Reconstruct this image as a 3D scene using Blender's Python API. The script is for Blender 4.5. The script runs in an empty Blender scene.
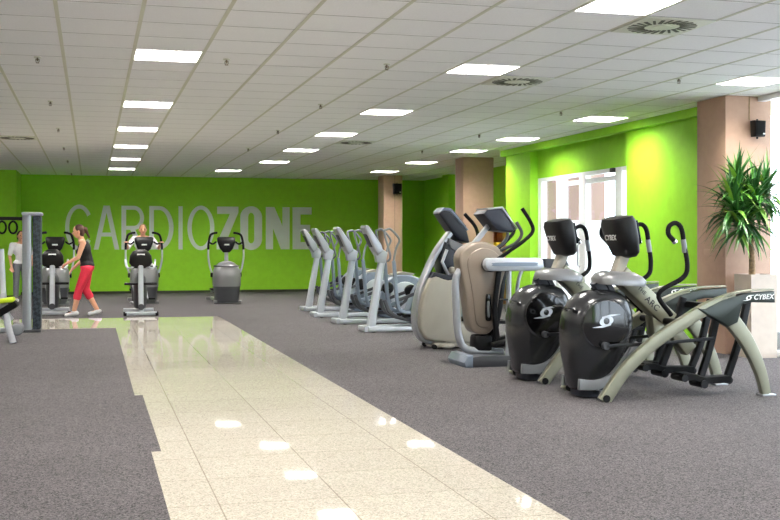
import bpy, bmesh, math, random
from mathutils import Vector, Matrix, Euler
random.seed(7)
PI = math.pi
scene = bpy.context.scene
COL = scene.collection
H = 2.98          # ceiling height
CAMH = 1.28

# ---------------------------------------------------------------- materials
def lin(c):
    return tuple(((v/255)/12.92 if v/255 <= .04045 else ((v/255+.055)/1.055)**2.4) for v in c) + (1,)

def mat(name, rgb, rough=.5, metal=0., noise=0., scale=200., bump=0., spec=.5, coat=0., detail=2., rgb2=None):
    m = bpy.data.materials.new(name); m.use_nodes = True
    nt = m.node_tree; b = nt.nodes['Principled BSDF']
    c = lin(rgb)
    b.inputs['Base Color'].default_value = c
    b.inputs['Roughness'].default_value = rough
    b.inputs['Metallic'].default_value = metal
    b.inputs['Specular IOR Level'].default_value = spec
    b.inputs['Coat Weight'].default_value = coat
    tc = nt.nodes.new('ShaderNodeTexCoord')
    nz = nt.nodes.new('ShaderNodeTexNoise')
    nz.inputs['Scale'].default_value = scale; nz.inputs['Detail'].default_value = detail
    nt.links.new(tc.outputs['Object'], nz.inputs['Vector'])
    if noise or rgb2:
        r = nt.nodes.new('ShaderNodeValToRGB')
        r.color_ramp.elements[0].position = .35; r.color_ramp.elements[1].position = .65
        if rgb2:
            c0, c1 = c, lin(rgb2)
        else:
            c0 = tuple(max(0, v*(1-noise)) for v in c[:3])+(1,); c1 = tuple(min(1, v*(1+noise)) for v in c[:3])+(1,)
        r.color_ramp.elements[0].color = c0; r.color_ramp.elements[1].color = c1
        nt.links.new(nz.outputs['Fac'], r.inputs['Fac'])
        nt.links.new(r.outputs['Color'], b.inputs['Base Color'])
    if bump:
        bp = nt.nodes.new('ShaderNodeBump'); bp.inputs['Strength'].default_value = bump; bp.inputs['Distance'].default_value = .004
        nt.links.new(nz.outputs['Fac'], bp.inputs['Height'])
        nt.links.new(bp.outputs['Normal'], b.inputs['Normal'])
    return m

def emit(name, rgb, strength):
    m = bpy.data.materials.new(name); m.use_nodes = True
    nt = m.node_tree; nt.nodes.clear()
    o = nt.nodes.new('ShaderNodeOutputMaterial'); e = nt.nodes.new('ShaderNodeEmission')
    e.inputs['Color'].default_value = lin(rgb); e.inputs['Strength'].default_value = strength
    nt.links.new(e.outputs[0], o.inputs[0]); return m

def glass_mat():
    m = bpy.data.materials.new('window_glass'); m.use_nodes = True
    nt = m.node_tree; nt.nodes.clear()
    o = nt.nodes.new('ShaderNodeOutputMaterial'); mx = nt.nodes.new('ShaderNodeMixShader')
    t = nt.nodes.new('ShaderNodeBsdfTransparent'); g = nt.nodes.new('ShaderNodeBsdfGlossy'); g.inputs['Roughness'].default_value = .02
    mx.inputs[0].default_value = .06
    nt.links.new(t.outputs[0], mx.inputs[1]); nt.links.new(g.outputs[0], mx.inputs[2]); nt.links.new(mx.outputs[0], o.inputs[0])
    return m

def carpet_mat():
    m = bpy.data.materials.new('grey_carpet'); m.use_nodes = True
    nt = m.node_tree; b = nt.nodes['Principled BSDF']; N = nt.nodes.new; L = nt.links.new
    tc = N('ShaderNodeTexCoord')
    nz = N('ShaderNodeTexNoise'); nz.inputs['Scale'].default_value = 190; nz.inputs['Detail'].default_value = 2
    vo = N('ShaderNodeTexVoronoi'); vo.inputs['Scale'].default_value = 150; se = N('ShaderNodeSeparateColor')
    n2 = N('ShaderNodeTexNoise'); n2.inputs['Scale'].default_value = 1.3; n2.inputs['Detail'].default_value = 2
    r = N('ShaderNodeValToRGB'); r.color_ramp.elements[0].position = .05; r.color_ramp.elements[1].position = .95
    r.color_ramp.elements[0].color = lin((42, 40, 43)); r.color_ramp.elements[1].color = lin((112, 108, 110))
    mx = N('ShaderNodeMixRGB'); mx.blend_type = 'MULTIPLY'; mx.inputs[0].default_value = .25
    L(tc.outputs['Object'], nz.inputs['Vector']); L(tc.outputs['Object'], n2.inputs['Vector'])
    L(tc.outputs['Object'], vo.inputs['Vector']); L(vo.outputs['Color'], se.inputs[0]); L(se.outputs[0], r.inputs['Fac']); L(r.outputs['Color'], mx.inputs[1]); L(n2.outputs['Fac'], mx.inputs[2])
    L(mx.outputs[0], b.inputs['Base Color'])
    b.inputs['Roughness'].default_value = .95; b.inputs['Specular IOR Level'].default_value = .2
    bp = N('ShaderNodeBump'); bp.inputs['Strength'].default_value = .2; bp.inputs['Distance'].default_value = .003
    L(nz.outputs['Fac'], bp.inputs['Height']); L(bp.outputs['Normal'], b.inputs['Normal'])
    return m

def granite_mat():
    m = bpy.data.materials.new('polished_granite'); m.use_nodes = True
    nt = m.node_tree; b = nt.nodes['Principled BSDF']; N = nt.nodes.new; L = nt.links.new
    tc = N('ShaderNodeTexCoord')
    v = N('ShaderNodeTexVoronoi'); v.inputs['Scale'].default_value = 150
    r = N('ShaderNodeValToRGB')
    e = r.color_ramp.elements
    e[0].position = 0; e[0].color = lin((140, 134, 125)); e[1].position = 1; e[1].color = lin((194, 188, 176))
    for p, c in ((.2, (166, 159, 148)), (.45, (178, 171, 159)), (.75, (185, 179, 167))):
        x = e.new(p); x.color = lin(c)
    sep = N('ShaderNodeSeparateColor')
    L(tc.outputs['Object'], v.inputs['Vector']); L(v.outputs['Color'], sep.inputs[0]); L(sep.outputs[0], r.inputs['Fac'])
    br = N('ShaderNodeTexBrick'); br.offset = 0; br.inputs['Scale'].default_value = 1
    br.inputs['Brick Width'].default_value = .6; br.inputs['Row Height'].default_value = .6
    br.inputs['Mortar Size'].default_value = .0035; br.inputs['Mortar Smooth'].default_value = 0
    br.inputs['Color1'].default_value = (1, 1, 1, 1); br.inputs['Color2'].default_value = (.95, .95, .95, 1); br.inputs['Mortar'].default_value = (.62, .6, .57, 1)
    L(tc.outputs['Object'], br.inputs['Vector'])
    mx = N('ShaderNodeMixRGB'); mx.blend_type = 'MULTIPLY'; mx.inputs[0].default_value = 1
    L(r.outputs['Color'], mx.inputs[1]); L(br.outputs['Color'], mx.inputs[2]); L(mx.outputs[0], b.inputs['Base Color'])
    b.inputs['Roughness'].default_value = .035; b.inputs['Specular IOR Level'].default_value = .07
    return m

def perforated_mat():
    m = bpy.data.materials.new('dark_perforated_metal'); m.use_nodes = True
    nt = m.node_tree; b = nt.nodes['Principled BSDF']; N = nt.nodes.new; L = nt.links.new
    tc = N('ShaderNodeTexCoord'); mp = N('ShaderNodeMapping'); mp.inputs['Rotation'].default_value = (.8, .8, .8)
    ck = N('ShaderNodeTexChecker'); ck.inputs['Scale'].default_value = 22
    ck.inputs['Color1'].default_value = lin((38, 46, 54)); ck.inputs['Color2'].default_value = lin((62, 74, 84))
    L(tc.outputs['Object'], mp.inputs[0]); L(mp.outputs[0], ck.inputs[0]); L(ck.outputs[0], b.inputs['Base Color'])
    b.inputs['Roughness'].default_value = .5; b.inputs['Metallic'].default_value = .2
    return m

def leaf_mat():
    m = bpy.data.materials.new('yucca_leaf'); m.use_nodes = True
    nt = m.node_tree; b = nt.nodes['Principled BSDF']; N = nt.nodes.new; L = nt.links.new
    g = N('ShaderNodeNewGeometry'); r = N('ShaderNodeValToRGB'); e = r.color_ramp.elements
    e[0].color = lin((24, 62, 24)); e[1].color = lin((150, 190, 66))
    x = e.new(.5); x.color = lin((48, 104, 40)); x = e.new(.85); x.color = lin((84, 138, 50))
    L(g.outputs['Random Per Island'], r.inputs['Fac']); L(r.outputs['Color'], b.inputs['Base Color'])
    b.inputs['Roughness'].default_value = .38
    return m

M = {}
def mm(k, *a, **kw): M[k] = mat(k, *a, **kw)
mm('green_paint', (148, 212, 46), .6, noise=.03, scale=8, spec=.3)
mm('letter_silver', (218, 228, 220), .45, noise=.02, scale=6)
mm('tile', (243, 243, 242), .9, noise=.03, scale=90, bump=.1, spec=.2)
mm('tile_gap', (120, 118, 108), .9)
mm('grid_bar', (206, 206, 186), .5)
mm('white_wall', (232, 230, 226), .8, noise=.02, scale=5)
mm('pillar', (190, 158, 138), .75, noise=.03, scale=12, spec=.3)
mm('dark_base', (40, 48, 30), .6)
mm('white_frame', (240, 242, 244), .35)
mm('light_frame', (235, 235, 230), .4)
mm('louvre', (132, 132, 130), .5)
mm('vent_plate', (214, 216, 200), .45)
mm('vent_slot', (92, 94, 80), .8)
mm('brass', (120, 110, 90), .35, .8)
mm('black_plastic', (9, 9, 11), .42, spec=.3, noise=.05, scale=40)
mm('black_rubber', (12, 12, 13), .75, spec=.2, noise=.1, scale=60)
mm('graphite', (36, 38, 41), .26, .25, coat=.3, noise=.03, scale=4)
mm('gloss_black', (10, 10, 11), .12, coat=.5)
mm('champagne', (134, 134, 116), .34, .5, noise=.02, scale=10)
mm('silver', (170, 174, 180), .3, .6, noise=.02, scale=10)
mm('silver_white', (194, 200, 207), .35, .4, noise=.02, scale=10)
mm('chrome', (225, 225, 228), .12, 1.)
mm('mid_grey', (120, 124, 128), .4, .2)
mm('fairing', (46, 54, 50), .35, .2)
mm('cap_grey', (130, 131, 133), .3, .35)
mm('shell_grey', (116, 128, 142), .35, .2)
mm('dark_grey', (58, 60, 64), .45)
mm('putty', (154, 150, 138), .4, .1, noise=.02, scale=6)
mm('taupe', (132, 121, 109), .35, .3, noise=.02, scale=6)
mm('blue_grey', (24, 29, 40), .4)
mm('screen', (30, 36, 52), .1, coat=.4)
mm('white_print', (235, 238, 235), .5)
mm('black_print', (30, 30, 32), .5)
mm('yellow_sticker', (226, 206, 90), .5)
mm('lime_vinyl', (178, 206, 20), .4, noise=.03, scale=30)
mm('planter', (208, 194, 180), .7, noise=.03, scale=14)
mm('soil', (50, 38, 30), .95, noise=.3, scale=60, bump=.5)
mm('bark', (150, 124, 92), .85, noise=.25, scale=30, bump=.6)
mm('skin', (226, 170, 138), .55)
mm('hair_brown', (72, 46, 32), .7, noise=.2, scale=90)
mm('hair_dark', (44, 34, 28), .7, noise=.2, scale=90)
mm('hair_light', (120, 86, 60), .7, noise=.2, scale=90)
mm('red_cloth', (222, 48, 74), .8, noise=.06, scale=60)
mm('black_cloth', (26, 24, 26), .85, noise=.1, scale=60)
mm('white_cloth', (236, 236, 238), .85, noise=.03, scale=60)
mm('grey_cloth', (120, 122, 130), .85, noise=.06, scale=60)
mm('denim', (66, 96, 140), .85, noise=.1, scale=60)
mm('eye', (30, 24, 20), .3)
mm('lips', (176, 96, 88), .5)
mm('wood', (176, 128, 78), .5, noise=.15, scale=14)
mm('yellow_foam', (232, 206, 40), .6)
mm('orange_rubber', (226, 140, 60), .4)
mm('facade', (152, 124, 114), .85, noise=.03, scale=2)
mm('pavement', (225, 222, 216), .9, noise=.05, scale=3)
M['carpet'] = carpet_mat(); M['granite'] = granite_mat(); M['glass'] = glass_mat()
M['perforated'] = perforated_mat(); M['leaf'] = leaf_mat()
LAMP = 82.0
M['lamp'] = emit('lamp_diffuser', (255, 249, 242), LAMP)

# ---------------------------------------------------------------- geometry helpers
def V(*a): return Vector(a)

class MB:
    """collects shapes into one mesh"""
    def __init__(s): s.bm = bmesh.new()
    def add(s, bm2, mtx=None):
        if mtx is not None: bm2.transform(mtx)
        me = bpy.data.meshes.new('t'); bm2.to_mesh(me); bm2.free()
        s.bm.from_mesh(me); bpy.data.meshes.remove(me); return s
    def box(s, c, d, bevel=0., rot=None, seg=2):
        b = bmesh.new(); bmesh.ops.create_cube(b, size=1)
        for v in b.verts: v.co = V(v.co.x*d[0], v.co.y*d[1], v.co.z*d[2])
        if bevel: bmesh.ops.bevel(b, geom=b.edges[:], offset=bevel, segments=seg, affect='EDGES', profile=.5)
        mt = Matrix.Translation(c)
        if rot: mt = mt @ Euler(rot).to_matrix().to_4x4()
        return s.add(b, mt)
    def prism(s, pts, y0, y1, bevel=0., seg=2):
        """outline in XZ pushed along Y"""
        b = bmesh.new()
        a = [b.verts.new((x, y0, z)) for x, z in pts]; c = [b.verts.new((x, y1, z)) for x, z in pts]
        n = len(pts); b.faces.new(a); b.faces.new(c[::-1])
        for i in range(n): b.faces.new((a[i], c[i], c[(i+1) % n], a[(i+1) % n]))
        bmesh.ops.recalc_face_normals(b, faces=b.faces[:])
        if bevel:
            ed = [e for e in b.edges if (e.verts[0].co.y == e.verts[1].co.y)]
            bmesh.ops.bevel(b, geom=ed, offset=bevel, segments=seg, affect='EDGES', profile=.5)
        return s.add(b)
    def tube(s, pts, r, seg=10, cap=True):
        pts = [Vector(p) for p in pts]; n = len(pts)
        rs = r if isinstance(r, (list, tuple)) else [r]*n
        b = bmesh.new(); rings = []; up = None
        for i, p in enumerate(pts):
            t = (pts[min(i+1, n-1)]-pts[max(i-1, 0)]).normalized()
            if up is None:
                up = V(0, 0, 1) if abs(t.z) < .9 else V(1, 0, 0)
            up = (up - t*up.dot(t)).normalized(); sd = t.cross(up)
            rings.append([b.verts.new(p+(up*math.cos(2*PI*k/seg)+sd*math.sin(2*PI*k/seg))*rs[i]) for k in range(seg)])
        for i in range(n-1):
            for k in range(seg):
                b.faces.new((rings[i][k], rings[i][(k+1) % seg], rings[i+1][(k+1) % seg], rings[i+1][k]))
        if cap: b.faces.new(rings[0][::-1]); b.faces.new(rings[-1])
        bmesh.ops.recalc_face_normals(b, faces=b.faces[:])
        return s.add(b)
    def bar(s, pts, w, h, pn=(0, 1, 0), rnd=.25):
        """rounded rectangular section, w along pn, h across the path; both may be lists"""
        pts = [Vector(p) for p in pts]; n = len(pts); pn = Vector(pn)
        ws = w if isinstance(w, (list, tuple)) else [w]*n; hs = h if isinstance(h, (list, tuple)) else [h]*n
        b = bmesh.new(); rings = []
        q = 1-rnd
        sec = []
        for sx, sy in ((1, 1), (-1, 1), (-1, -1), (1, -1)):
            c1 = (sx*1., sy*q); c2 = (sx*q, sy*1.); cm = (sx*(q+rnd*.7), sy*(q+rnd*.7))
            sec += [c1, cm, c2] if sx*sy > 0 else [c2, cm, c1]
        for i, p in enumerate(pts):
            t = (pts[min(i+1, n-1)]-pts[max(i-1, 0)]).normalized()
            nn = pn.cross(t)
            if nn.length < 1e-4: nn = V(1, 0, 0)
            nn.normalize(); bb = t.cross(nn)
            rings.append([b.verts.new(p+bb*(u*ws[i]/2)+nn*(v*hs[i]/2)) for u, v in sec])
        m = len(sec)
        for i in range(n-1):
            for k in range(m):
                b.faces.new((rings[i][k], rings[i][(k+1) % m], rings[i+1][(k+1) % m], rings[i+1][k]))
        b.faces.new(rings[0][::-1]); b.faces.new(rings[-1])
        bmesh.ops.recalc_face_normals(b, faces=b.faces[:])
        return s.add(b)
    def cyl(s, c, r, d, axis='Y', seg=32, bevel=0., r2=None):
        b = bmesh.new(); bmesh.ops.create_cone(b, cap_ends=True, segments=seg, radius1=r, radius2=r if r2 is None else r2, depth=d)
        if bevel:
            ed = [e for e in b.edges if len([f for f in e.link_faces if len(f.verts) > 4]) == 1]
            bmesh.ops.bevel(b, geom=ed, offset=bevel, segments=3, affect='EDGES', profile=.5)
        rot = {'X': Matrix.Rotation(PI/2, 4, 'Y'), 'Y': Matrix.Rotation(PI/2, 4, 'X'), 'Z': Matrix.Identity(4)}[axis]
        return s.add(b, Matrix.Translation(c) @ rot)
    def ell(s, c, r, rot=None, seg=20):
        b = bmesh.new(); bmesh.ops.create_uvsphere(b, u_segments=seg, v_segments=max(8, seg*2//3), radius=1)
        mt = Matrix.Translation(c)
        if rot: mt = mt @ Euler(rot).to_matrix().to_4x4()
        return s.add(b, mt @ Matrix.Diagonal((r[0], r[1], r[2], 1)))
    def loft(s, secs, seg=32, ex=2.5, cap=True):
        """superellipse sections (cx, cy, z, half x, half y)"""
        b = bmesh.new(); rings = []
        for sc in secs:
            cx, cy, z, hx, hy = sc[:5]; e = sc[5] if len(sc) > 5 else ex; r = []
            for k in range(seg):
                a = 2*PI*k/seg; ca, sa = math.cos(a), math.sin(a)
                r.append(b.verts.new((cx+hx*math.copysign(abs(ca)**(2/e), ca), cy+hy*math.copysign(abs(sa)**(2/e), sa), z)))
            rings.append(r)
        for i in range(len(rings)-1):
            for k in range(seg):
                b.faces.new((rings[i][k], rings[i][(k+1) % seg], rings[i+1][(k+1) % seg], rings[i+1][k]))
        if cap: b.faces.new(rings[0][::-1]); b.faces.new(rings[-1])
        bmesh.ops.recalc_face_normals(b, faces=b.faces[:])
        return s.add(b)
    def flat(s, polys, y, th):
        """polygons in XZ, thin plate from y to y-th"""
        for p in polys: s.prism(p, y-th, y)
        return s
    def xf(s, mtx): s.bm.transform(mtx); return s
    def build(s, name, material, parent=None, loc=None, smooth=35):
        me = bpy.data.meshes.new(name); s.bm.to_mesh(me); s.bm.free()
        me.materials.append(M[material] if isinstance(material, str) else material)
        if smooth:
            for p in me.polygons: p.use_smooth = True
            me.set_sharp_from_angle(angle=math.radians(smooth))
        o = bpy.data.objects.new(name, me); COL.objects.link(o)
        if parent is not None: o.parent = parent
        if loc: o.location = loc
        return o

def smoothpts(pts, n=6):
    """Catmull-Rom through the points"""
    P = [Vector(p) for p in pts]; out = []
    for i in range(len(P)-1):
        a = P[i-1] if i else P[0]*2-P[1]; b, c = P[i], P[i+1]; d = P[i+2] if i+2 < len(P) else P[-1]*2-P[-2]
        for k in range(n):
            t = k/n
            out.append(.5*((2*b)+(c-a)*t+(2*a-5*b+4*c-d)*t*t+(3*b-a-3*c+d)*t**3))
    out.append(P[-1]); return out
def xz(pts, y=0.): return [V(p[0], y, p[1]) for p in pts]
def smooth2(pts, n=5, closed=True):
    P = [Vector((p[0], p[1])) for p in pts]; m = len(P); out = []
    for i in range(m):
        a, b, c, d = P[i-1], P[i], P[(i+1) % m], P[(i+2) % m]
        for k in range(n):
            t = k/n
            q = .5*((2*b)+(c-a)*t+(2*a-5*b+4*c-d)*t*t+(3*b-a-3*c+d)*t**3); out.append((q.x, q.y))
    return out

def thing(name, label, cat, loc=(0, 0, 0), rz=0., group=None):
    o = bpy.data.objects.new(name, None); COL.objects.link(o)
    o.empty_display_size = .1; o.location = loc; o.rotation_euler = (0, 0, rz)
    return tag(o, label, cat, group)
def tag(o, label, cat, group=None):
    o['label'] = label; o['category'] = cat
    if group: o['group'] = group
    return o
def struct(o): o['kind'] = 'structure'; return o
def dup(root, loc, label, rz=None):
    r = root.copy(); COL.objects.link(r); r.location = loc; r['label'] = label
    if rz is not None: r.rotation_euler = (0, 0, rz)
    for ch in list(root.children):
        c = ch.copy(); COL.objects.link(c); c.parent = r
        for g in list(ch.children):
            d = g.copy(); COL.objects.link(d); d.parent = c
    return r

def text_mb(txt, size, bold=0., shear=0., spacing=1., depth=.001):
    cu = bpy.data.curves.new('txt', 'FONT'); cu.body = txt; cu.size = size; cu.offset = bold; cu.shear = shear
    cu.space_character = spacing; cu.extrude = depth; cu.align_x = 'CENTER'; cu.align_y = 'CENTER'
    o = bpy.data.objects.new('txt', cu); COL.objects.link(o)
    dg = bpy.context.evaluated_depsgraph_get(); me = bpy.data.meshes.new_from_object(o.evaluated_get(dg))
    b = MB(); b.bm.from_mesh(me)
    bpy.data.objects.remove(o); bpy.data.curves.remove(cu); bpy.data.meshes.remove(me)
    return b
FRONT = Matrix.Rotation(PI/2, 4, 'X')        # text plane faces -Y
def emblem_mb(s=1.):
    """an oval eye with two swept tails, in XY, about 1 wide"""
    b = bmesh.new(); n = 40
    def P(x, y): return b.verts.new((x*s, y*s, 0))
    for th in (0, PI):
        o_, i_ = [], []
        for k in range(n//2+1):
            a = PI*k/(n//2)+th
            ox, oy = .30*math.cos(a), .20*math.sin(a); ix, iy = .135*math.cos(a), .135*math.sin(a)
            o_.append(P(ox+oy*.35, oy)); i_.append(P(ix, iy))
        for k in range(n//2): b.faces.new((o_[k], o_[k+1], i_[k+1], i_[k]))
    for sg in (1, -1):
        T_ = [k/8 for k in range(9)]
        top = [P(sg*(-.2+.82*t), sg*(.17+.1*min(1, t*2.2)+.0*t)) for t in T_]
        bot = [P(sg*(-.2+.82*t), sg*(.12+.135*t)) for t in T_]
        for k in range(8): b.faces.new((top[k], top[k+1], bot[k+1], bot[k]))
    bmesh.ops.recalc_face_normals(b, faces=b.faces[:])
    r = bmesh.ops.extrude_face_region(b, geom=b.faces[:])
    for v in [g for g in r['geom'] if isinstance(g, bmesh.types.BMVert)]: v.co.z += .0015
    bmesh.ops.recalc_face_normals(b, faces=b.faces[:])
    m = MB(); m.add(b); return m

def blob(prims, voxel=.008, smooth=4):
    """fuse capsules and ellipsoids into one continuous skin"""
    m = MB()
    for p in prims:
        if p[0] == 'c':
            a, ra, c, rc = Vector(p[1]), p[2], Vector(p[3]), p[4]
            m.tube([a, a.lerp(c, .5), c], [ra, (ra+rc)/2, rc], 12); m.ell(a, (ra,)*3, seg=12); m.ell(c, (rc,)*3, seg=12)
        else: m.ell(Vector(p[1]), p[2], p[3] if len(p) > 3 else None, 16)
    o = m.build('tmp', 'skin')
    r = o.modifiers.new('r', 'REMESH'); r.mode = 'VOXEL'; r.voxel_size = voxel
    s = o.modifiers.new('s', 'SMOOTH'); s.iterations = smooth; s.factor = .5
    dg = bpy.context.evaluated_depsgraph_get(); me = bpy.data.meshes.new_from_object(o.evaluated_get(dg))
    old = o.data; bpy.data.objects.remove(o); bpy.data.meshes.remove(old)
    out = MB(); out.bm.from_mesh(me); bpy.data.meshes.remove(me); return out

# ---------------------------------------------------------------- room shell
XL, XR, YB, YF = -7.0, 7.4, 28.7, -4.0
XA = 8.74                                     # alcove wall
struct(MB().box(((XL+XA)/2+.3, (YF+YB)/2, -.05), (XA-XL+1, YB-YF+.4, .1)).build('floor', 'carpet', smooth=0))
b = MB(); bm = bmesh.new()
poly = [(2.13, YF), (2.13, 19.25), (-7, 19.6), (-7, 17.3), (.345, 17.07), (.345, 9.49), (.41, 9.49), (.41, 6.88), (.35, 6.88), (.35, YF)]
f = bm.faces.new([bm.verts.new((x, y, .003)) for x, y in poly]); bmesh.ops.recalc_face_normals(bm, faces=bm.faces[:])
if f.normal.z < 0: f.normal_flip()
r = bmesh.ops.extrude_face_region(bm, geom=[f])
for v in [g for g in r['geom'] if isinstance(g, bmesh.types.BMVert)]: v.co.z -= .003
b.add(bm); struct(b.build('floor_walkway', 'granite', smooth=0))

# ceiling: recessed backing with proud tiles, runners as a trim
T = .6067; X0 = .66-T/2; Y0 = 10.17-T/2
LIGHTS = []
for n in (0, 6, 11, 16, 21, 26, -5, -10, -16, -21): LIGHTS.append((0, 0, n))
for n in (-5, 0, 6, 11, 16, 21, -10, -16, -21): LIGHTS.append((1, 5, n))
LIGHTS.append((1, 4, 26))
for n in (0, 6, 11, 15, 20, 25, -5, -10, -16, -21): LIGHTS.append((2, 10, n))
for n in (0, 6, 11, 16, 21, -5, -10, -16, -21): LIGHTS.append((-1, -5, n))
VENTS = [(6, -4), (6, 1), (6, 13), (-3, 14)]
taken = {(c, n) for _, c, n in LIGHTS} | set(VENTS)
cb = MB(); cb.box(((XL+XA)/2, (YF+YB)/2, H+.17), (XA-XL+.4, YB-YF+.4, .1))
bm = bmesh.new()
c0, c1 = math.floor((XL-X0)/T), math.ceil((XA-X0)/T); n0, n1 = math.floor((YF-Y0)/T), math.ceil((YB-Y0)/T)
for c in range(c0, c1):
    for n in range(n0, n1):
        if (c, n) in {(q, r_) for _, q, r_ in LIGHTS}: continue
        xa, xb = X0+c*T+.006, X0+(c+1)*T-.006; ya, yb = Y0+n*T+.005, Y0+(n+1)*T-.005
        xa, xb, ya, yb = max(xa, XL), min(xb, XA), max(ya, YF), min(yb, YB)
        if xb-xa < .02 or yb-ya < .02: continue
        lo = [bm.verts.new(p) for p in ((xa, ya, H), (xa, yb, H), (xb, yb, H), (xb, ya, H))]
        hi = [bm.verts.new((v.co.x, v.co.y, H+.021)) for v in lo]
        bm.faces.new(lo)
        for k in range(4): bm.faces.new((lo[k], hi[k], hi[(k+1) % 4], lo[(k+1) % 4]))
cb.add(bm)
o = cb.build('ceiling', 'tile', smooth=0); struct(o)
o.data.materials.append(M['tile_gap'])
for p in o.data.polygons:
    if p.center.z > H+.0005: p.material_index = 1
gb = MB()
for c in range(c0+1, c1):
    x = X0+c*T
    gb.box((x, (YF+YB)/2, H+.002), (.03, YB-YF, .01))
struct(gb.build('trim_1', 'grid_bar', smooth=0))

# walls
struct(MB().box(((XL+XA)/2, YB+.1, H/2), (XA-XL+.4, .2, H)).build('wall_back', 'green_paint', smooth=0))
struct(MB().box((XL-.1, (YF+YB)/2, H/2), (.2, YB-YF, H)).build('wall_left', 'white_wall', smooth=0))
struct(MB().box(((XL+XR)/2, YF-.1, H/2), (XR-XL+.6, .2, H)).build('wall_front', 'white_wall', smooth=0))
struct(MB().box((XA+.1, (19.1+YB)/2, H/2), (.2, YB-19.1+.4, H)).build('wall_alcove', 'green_paint', smooth=0))
struct(MB().box((8.62, 26.1, H/2), (.24, .5, H)).build('wall_pilaster', 'green_paint', smooth=0))
wl = MB()
wl.box((-4.35, 27.85, H/2), (5.3, 1.7, H)); wl.box((-2.14, 26.97, H/2), (.05, .06, H))
struct(wl.build('wall_niche', 'green_paint', smooth=0))
# right wall: full-height piers, a recess with a glazed door group, a long window towards the viewer
wr = MB()
wr.box((7.5, 18.52, H/2), (.2, 1.16, H))                 # pier beyond the doors
wr.box((8.2, 19.0, H/2), (1.3, .2, H))                   # return to the alcove
wr.box((7.6, 13.12, H/2), (.4, 2.44, H))                 # pier between doors and pillar
wr.box((7.66, 16.14, 2.41+(H-2.41)/2), (.22, 3.6, H-2.41))
wr.box((7.6, YF+.3, H/2), (.4, .6, H))
struct(wr.build('wall_right', 'green_paint', smooth=0))
struct(MB().box((7.35, (19.1+11.9)/2, H-.055), (.12, 7.2, .11)).build('trim_2', 'green_paint', smooth=0))
bs = MB(); bs.box(((-1.7+XA)/2, YB-.008, .03), (XA+1.7, .016, .06)); struct(bs.build('baseboard_back', 'dark_base', smooth=0))
bs = MB(); bs.box((-4.35, 26.992, .03), (5.3, .016, .06)); struct(bs.build('baseboard_left', 'dark_base', smooth=0))
bs = MB(); bs.box((7.392, 13.12, .03), (.016, 2.44, .06)); bs.box((7.392, 18.52, .03), (.016, 1.16, .06)); struct(bs.build('baseboard_right', 'dark_base', smooth=0))

def glazing(name, x, ys, z0, z1, posts, fw=.06, rails=()):
    fr = MB()
    y0, y1 = ys
    fr.box((x, (y0+y1)/2, z1-fw/2), (.09, y1-y0, fw)); fr.box((x, (y0+y1)/2, z0+fw/2), (.09, y1-y0, fw))
    for a, c in posts: fr.box((x, (a+c)/2, (z0+z1)/2), (.102, c-a, z1-z0-.004))
    for a, c, z in rails: fr.box((x, (a+c)/2, z), (.07, c-a, .07))
    w = struct(fr.build(name, 'white_frame'))
    g = MB().box((x+.01, (y0+y1)/2, (z0+z1)/2), (.012, y1-y0-.02, z1-z0-.02)).build('pane', 'glass', w, smooth=0)
    return w
w = glazing('window_1', 7.6, (14.34, 17.94), 0.0, 2.41, [(17.78, 17.94), (16.9, 17.16), (16.03, 16.26), (14.78, 15.0), (14.34, 14.4)],
            rails=[(16.26, 16.9, 2.26), (15.0, 16.03, 2.26)])
MB().tube([(7.54, 16.2, .9), (7.5, 16.2, .92), (7.5, 16.2, 1.25), (7.54, 16.2, 1.27)], .012).build('handle', 'silver', w)
posts = [(11.72, 11.9)]+[(y-.05, y+.05) for y in (9.3, 6.9, 4.5, 2.1, -.3, -2.7)]
glazing('window_2', 7.5, (-3.4, 11.9), 0.0, H, posts)
o = MB().box((7.53, 15.03, 2.37), (.07, .1, .07), .012).build('door_sensor', 'dark_grey'); tag(o, 'small dark sensor box on the white head of the glass doors', 'sensor')

# outside
struct(MB().box((20.2, 12, -.06), (23, 60, .1)).build('ground_outside', 'pavement', smooth=0))
fx = MB(); fx.box((7.72, 18.4, 1.85), (.2, .8, 3.7)); fx.box((8.53, 18.85, 1.7+1.0), (1.46, .09, 2.0)); fx.box((9.1, 23.8, 1.7+1.0), (.3, 9.9, 2.0)); struct(fx.build('wall_exterior', 'facade', smooth=0))
fx = MB(); fx.box((8.55, 18.84, .85), (1.5, .11, 1.7)); fx.box((9.11, 23.8, .85), (.32, 9.9, 1.7)); struct(fx.build('wall_plinth', 'white_wall', smooth=0))

# pillars
def pillar(n, x0, x1, y0, y1):
    b = MB().box(((x0+x1)/2, (y0+y1)/2, H/2), (x1-x0, y1-y0, H), .01)
    return struct(b.build('column_%s' % n, 'pillar'))
pillar('near', 7.03, 7.63, 11.2, 11.82); pillar('middle', 7.08, 7.72, 20.6, 21.1)
p3 = pillar('far', 7.05, 7.53, 26.6, 27.2)
MB().box((7.33, 26.599, H/2), (.006, .004, H)).build('seam', 'dark_grey', p3)
o = MB().box((6.999+.025, 11.435, 1.165), (.012, .42, .085), .004).build('wall_plate', 'pillar')
tag(o, 'blank pinkish plate on the side of the near pillar', 'plate')

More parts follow.
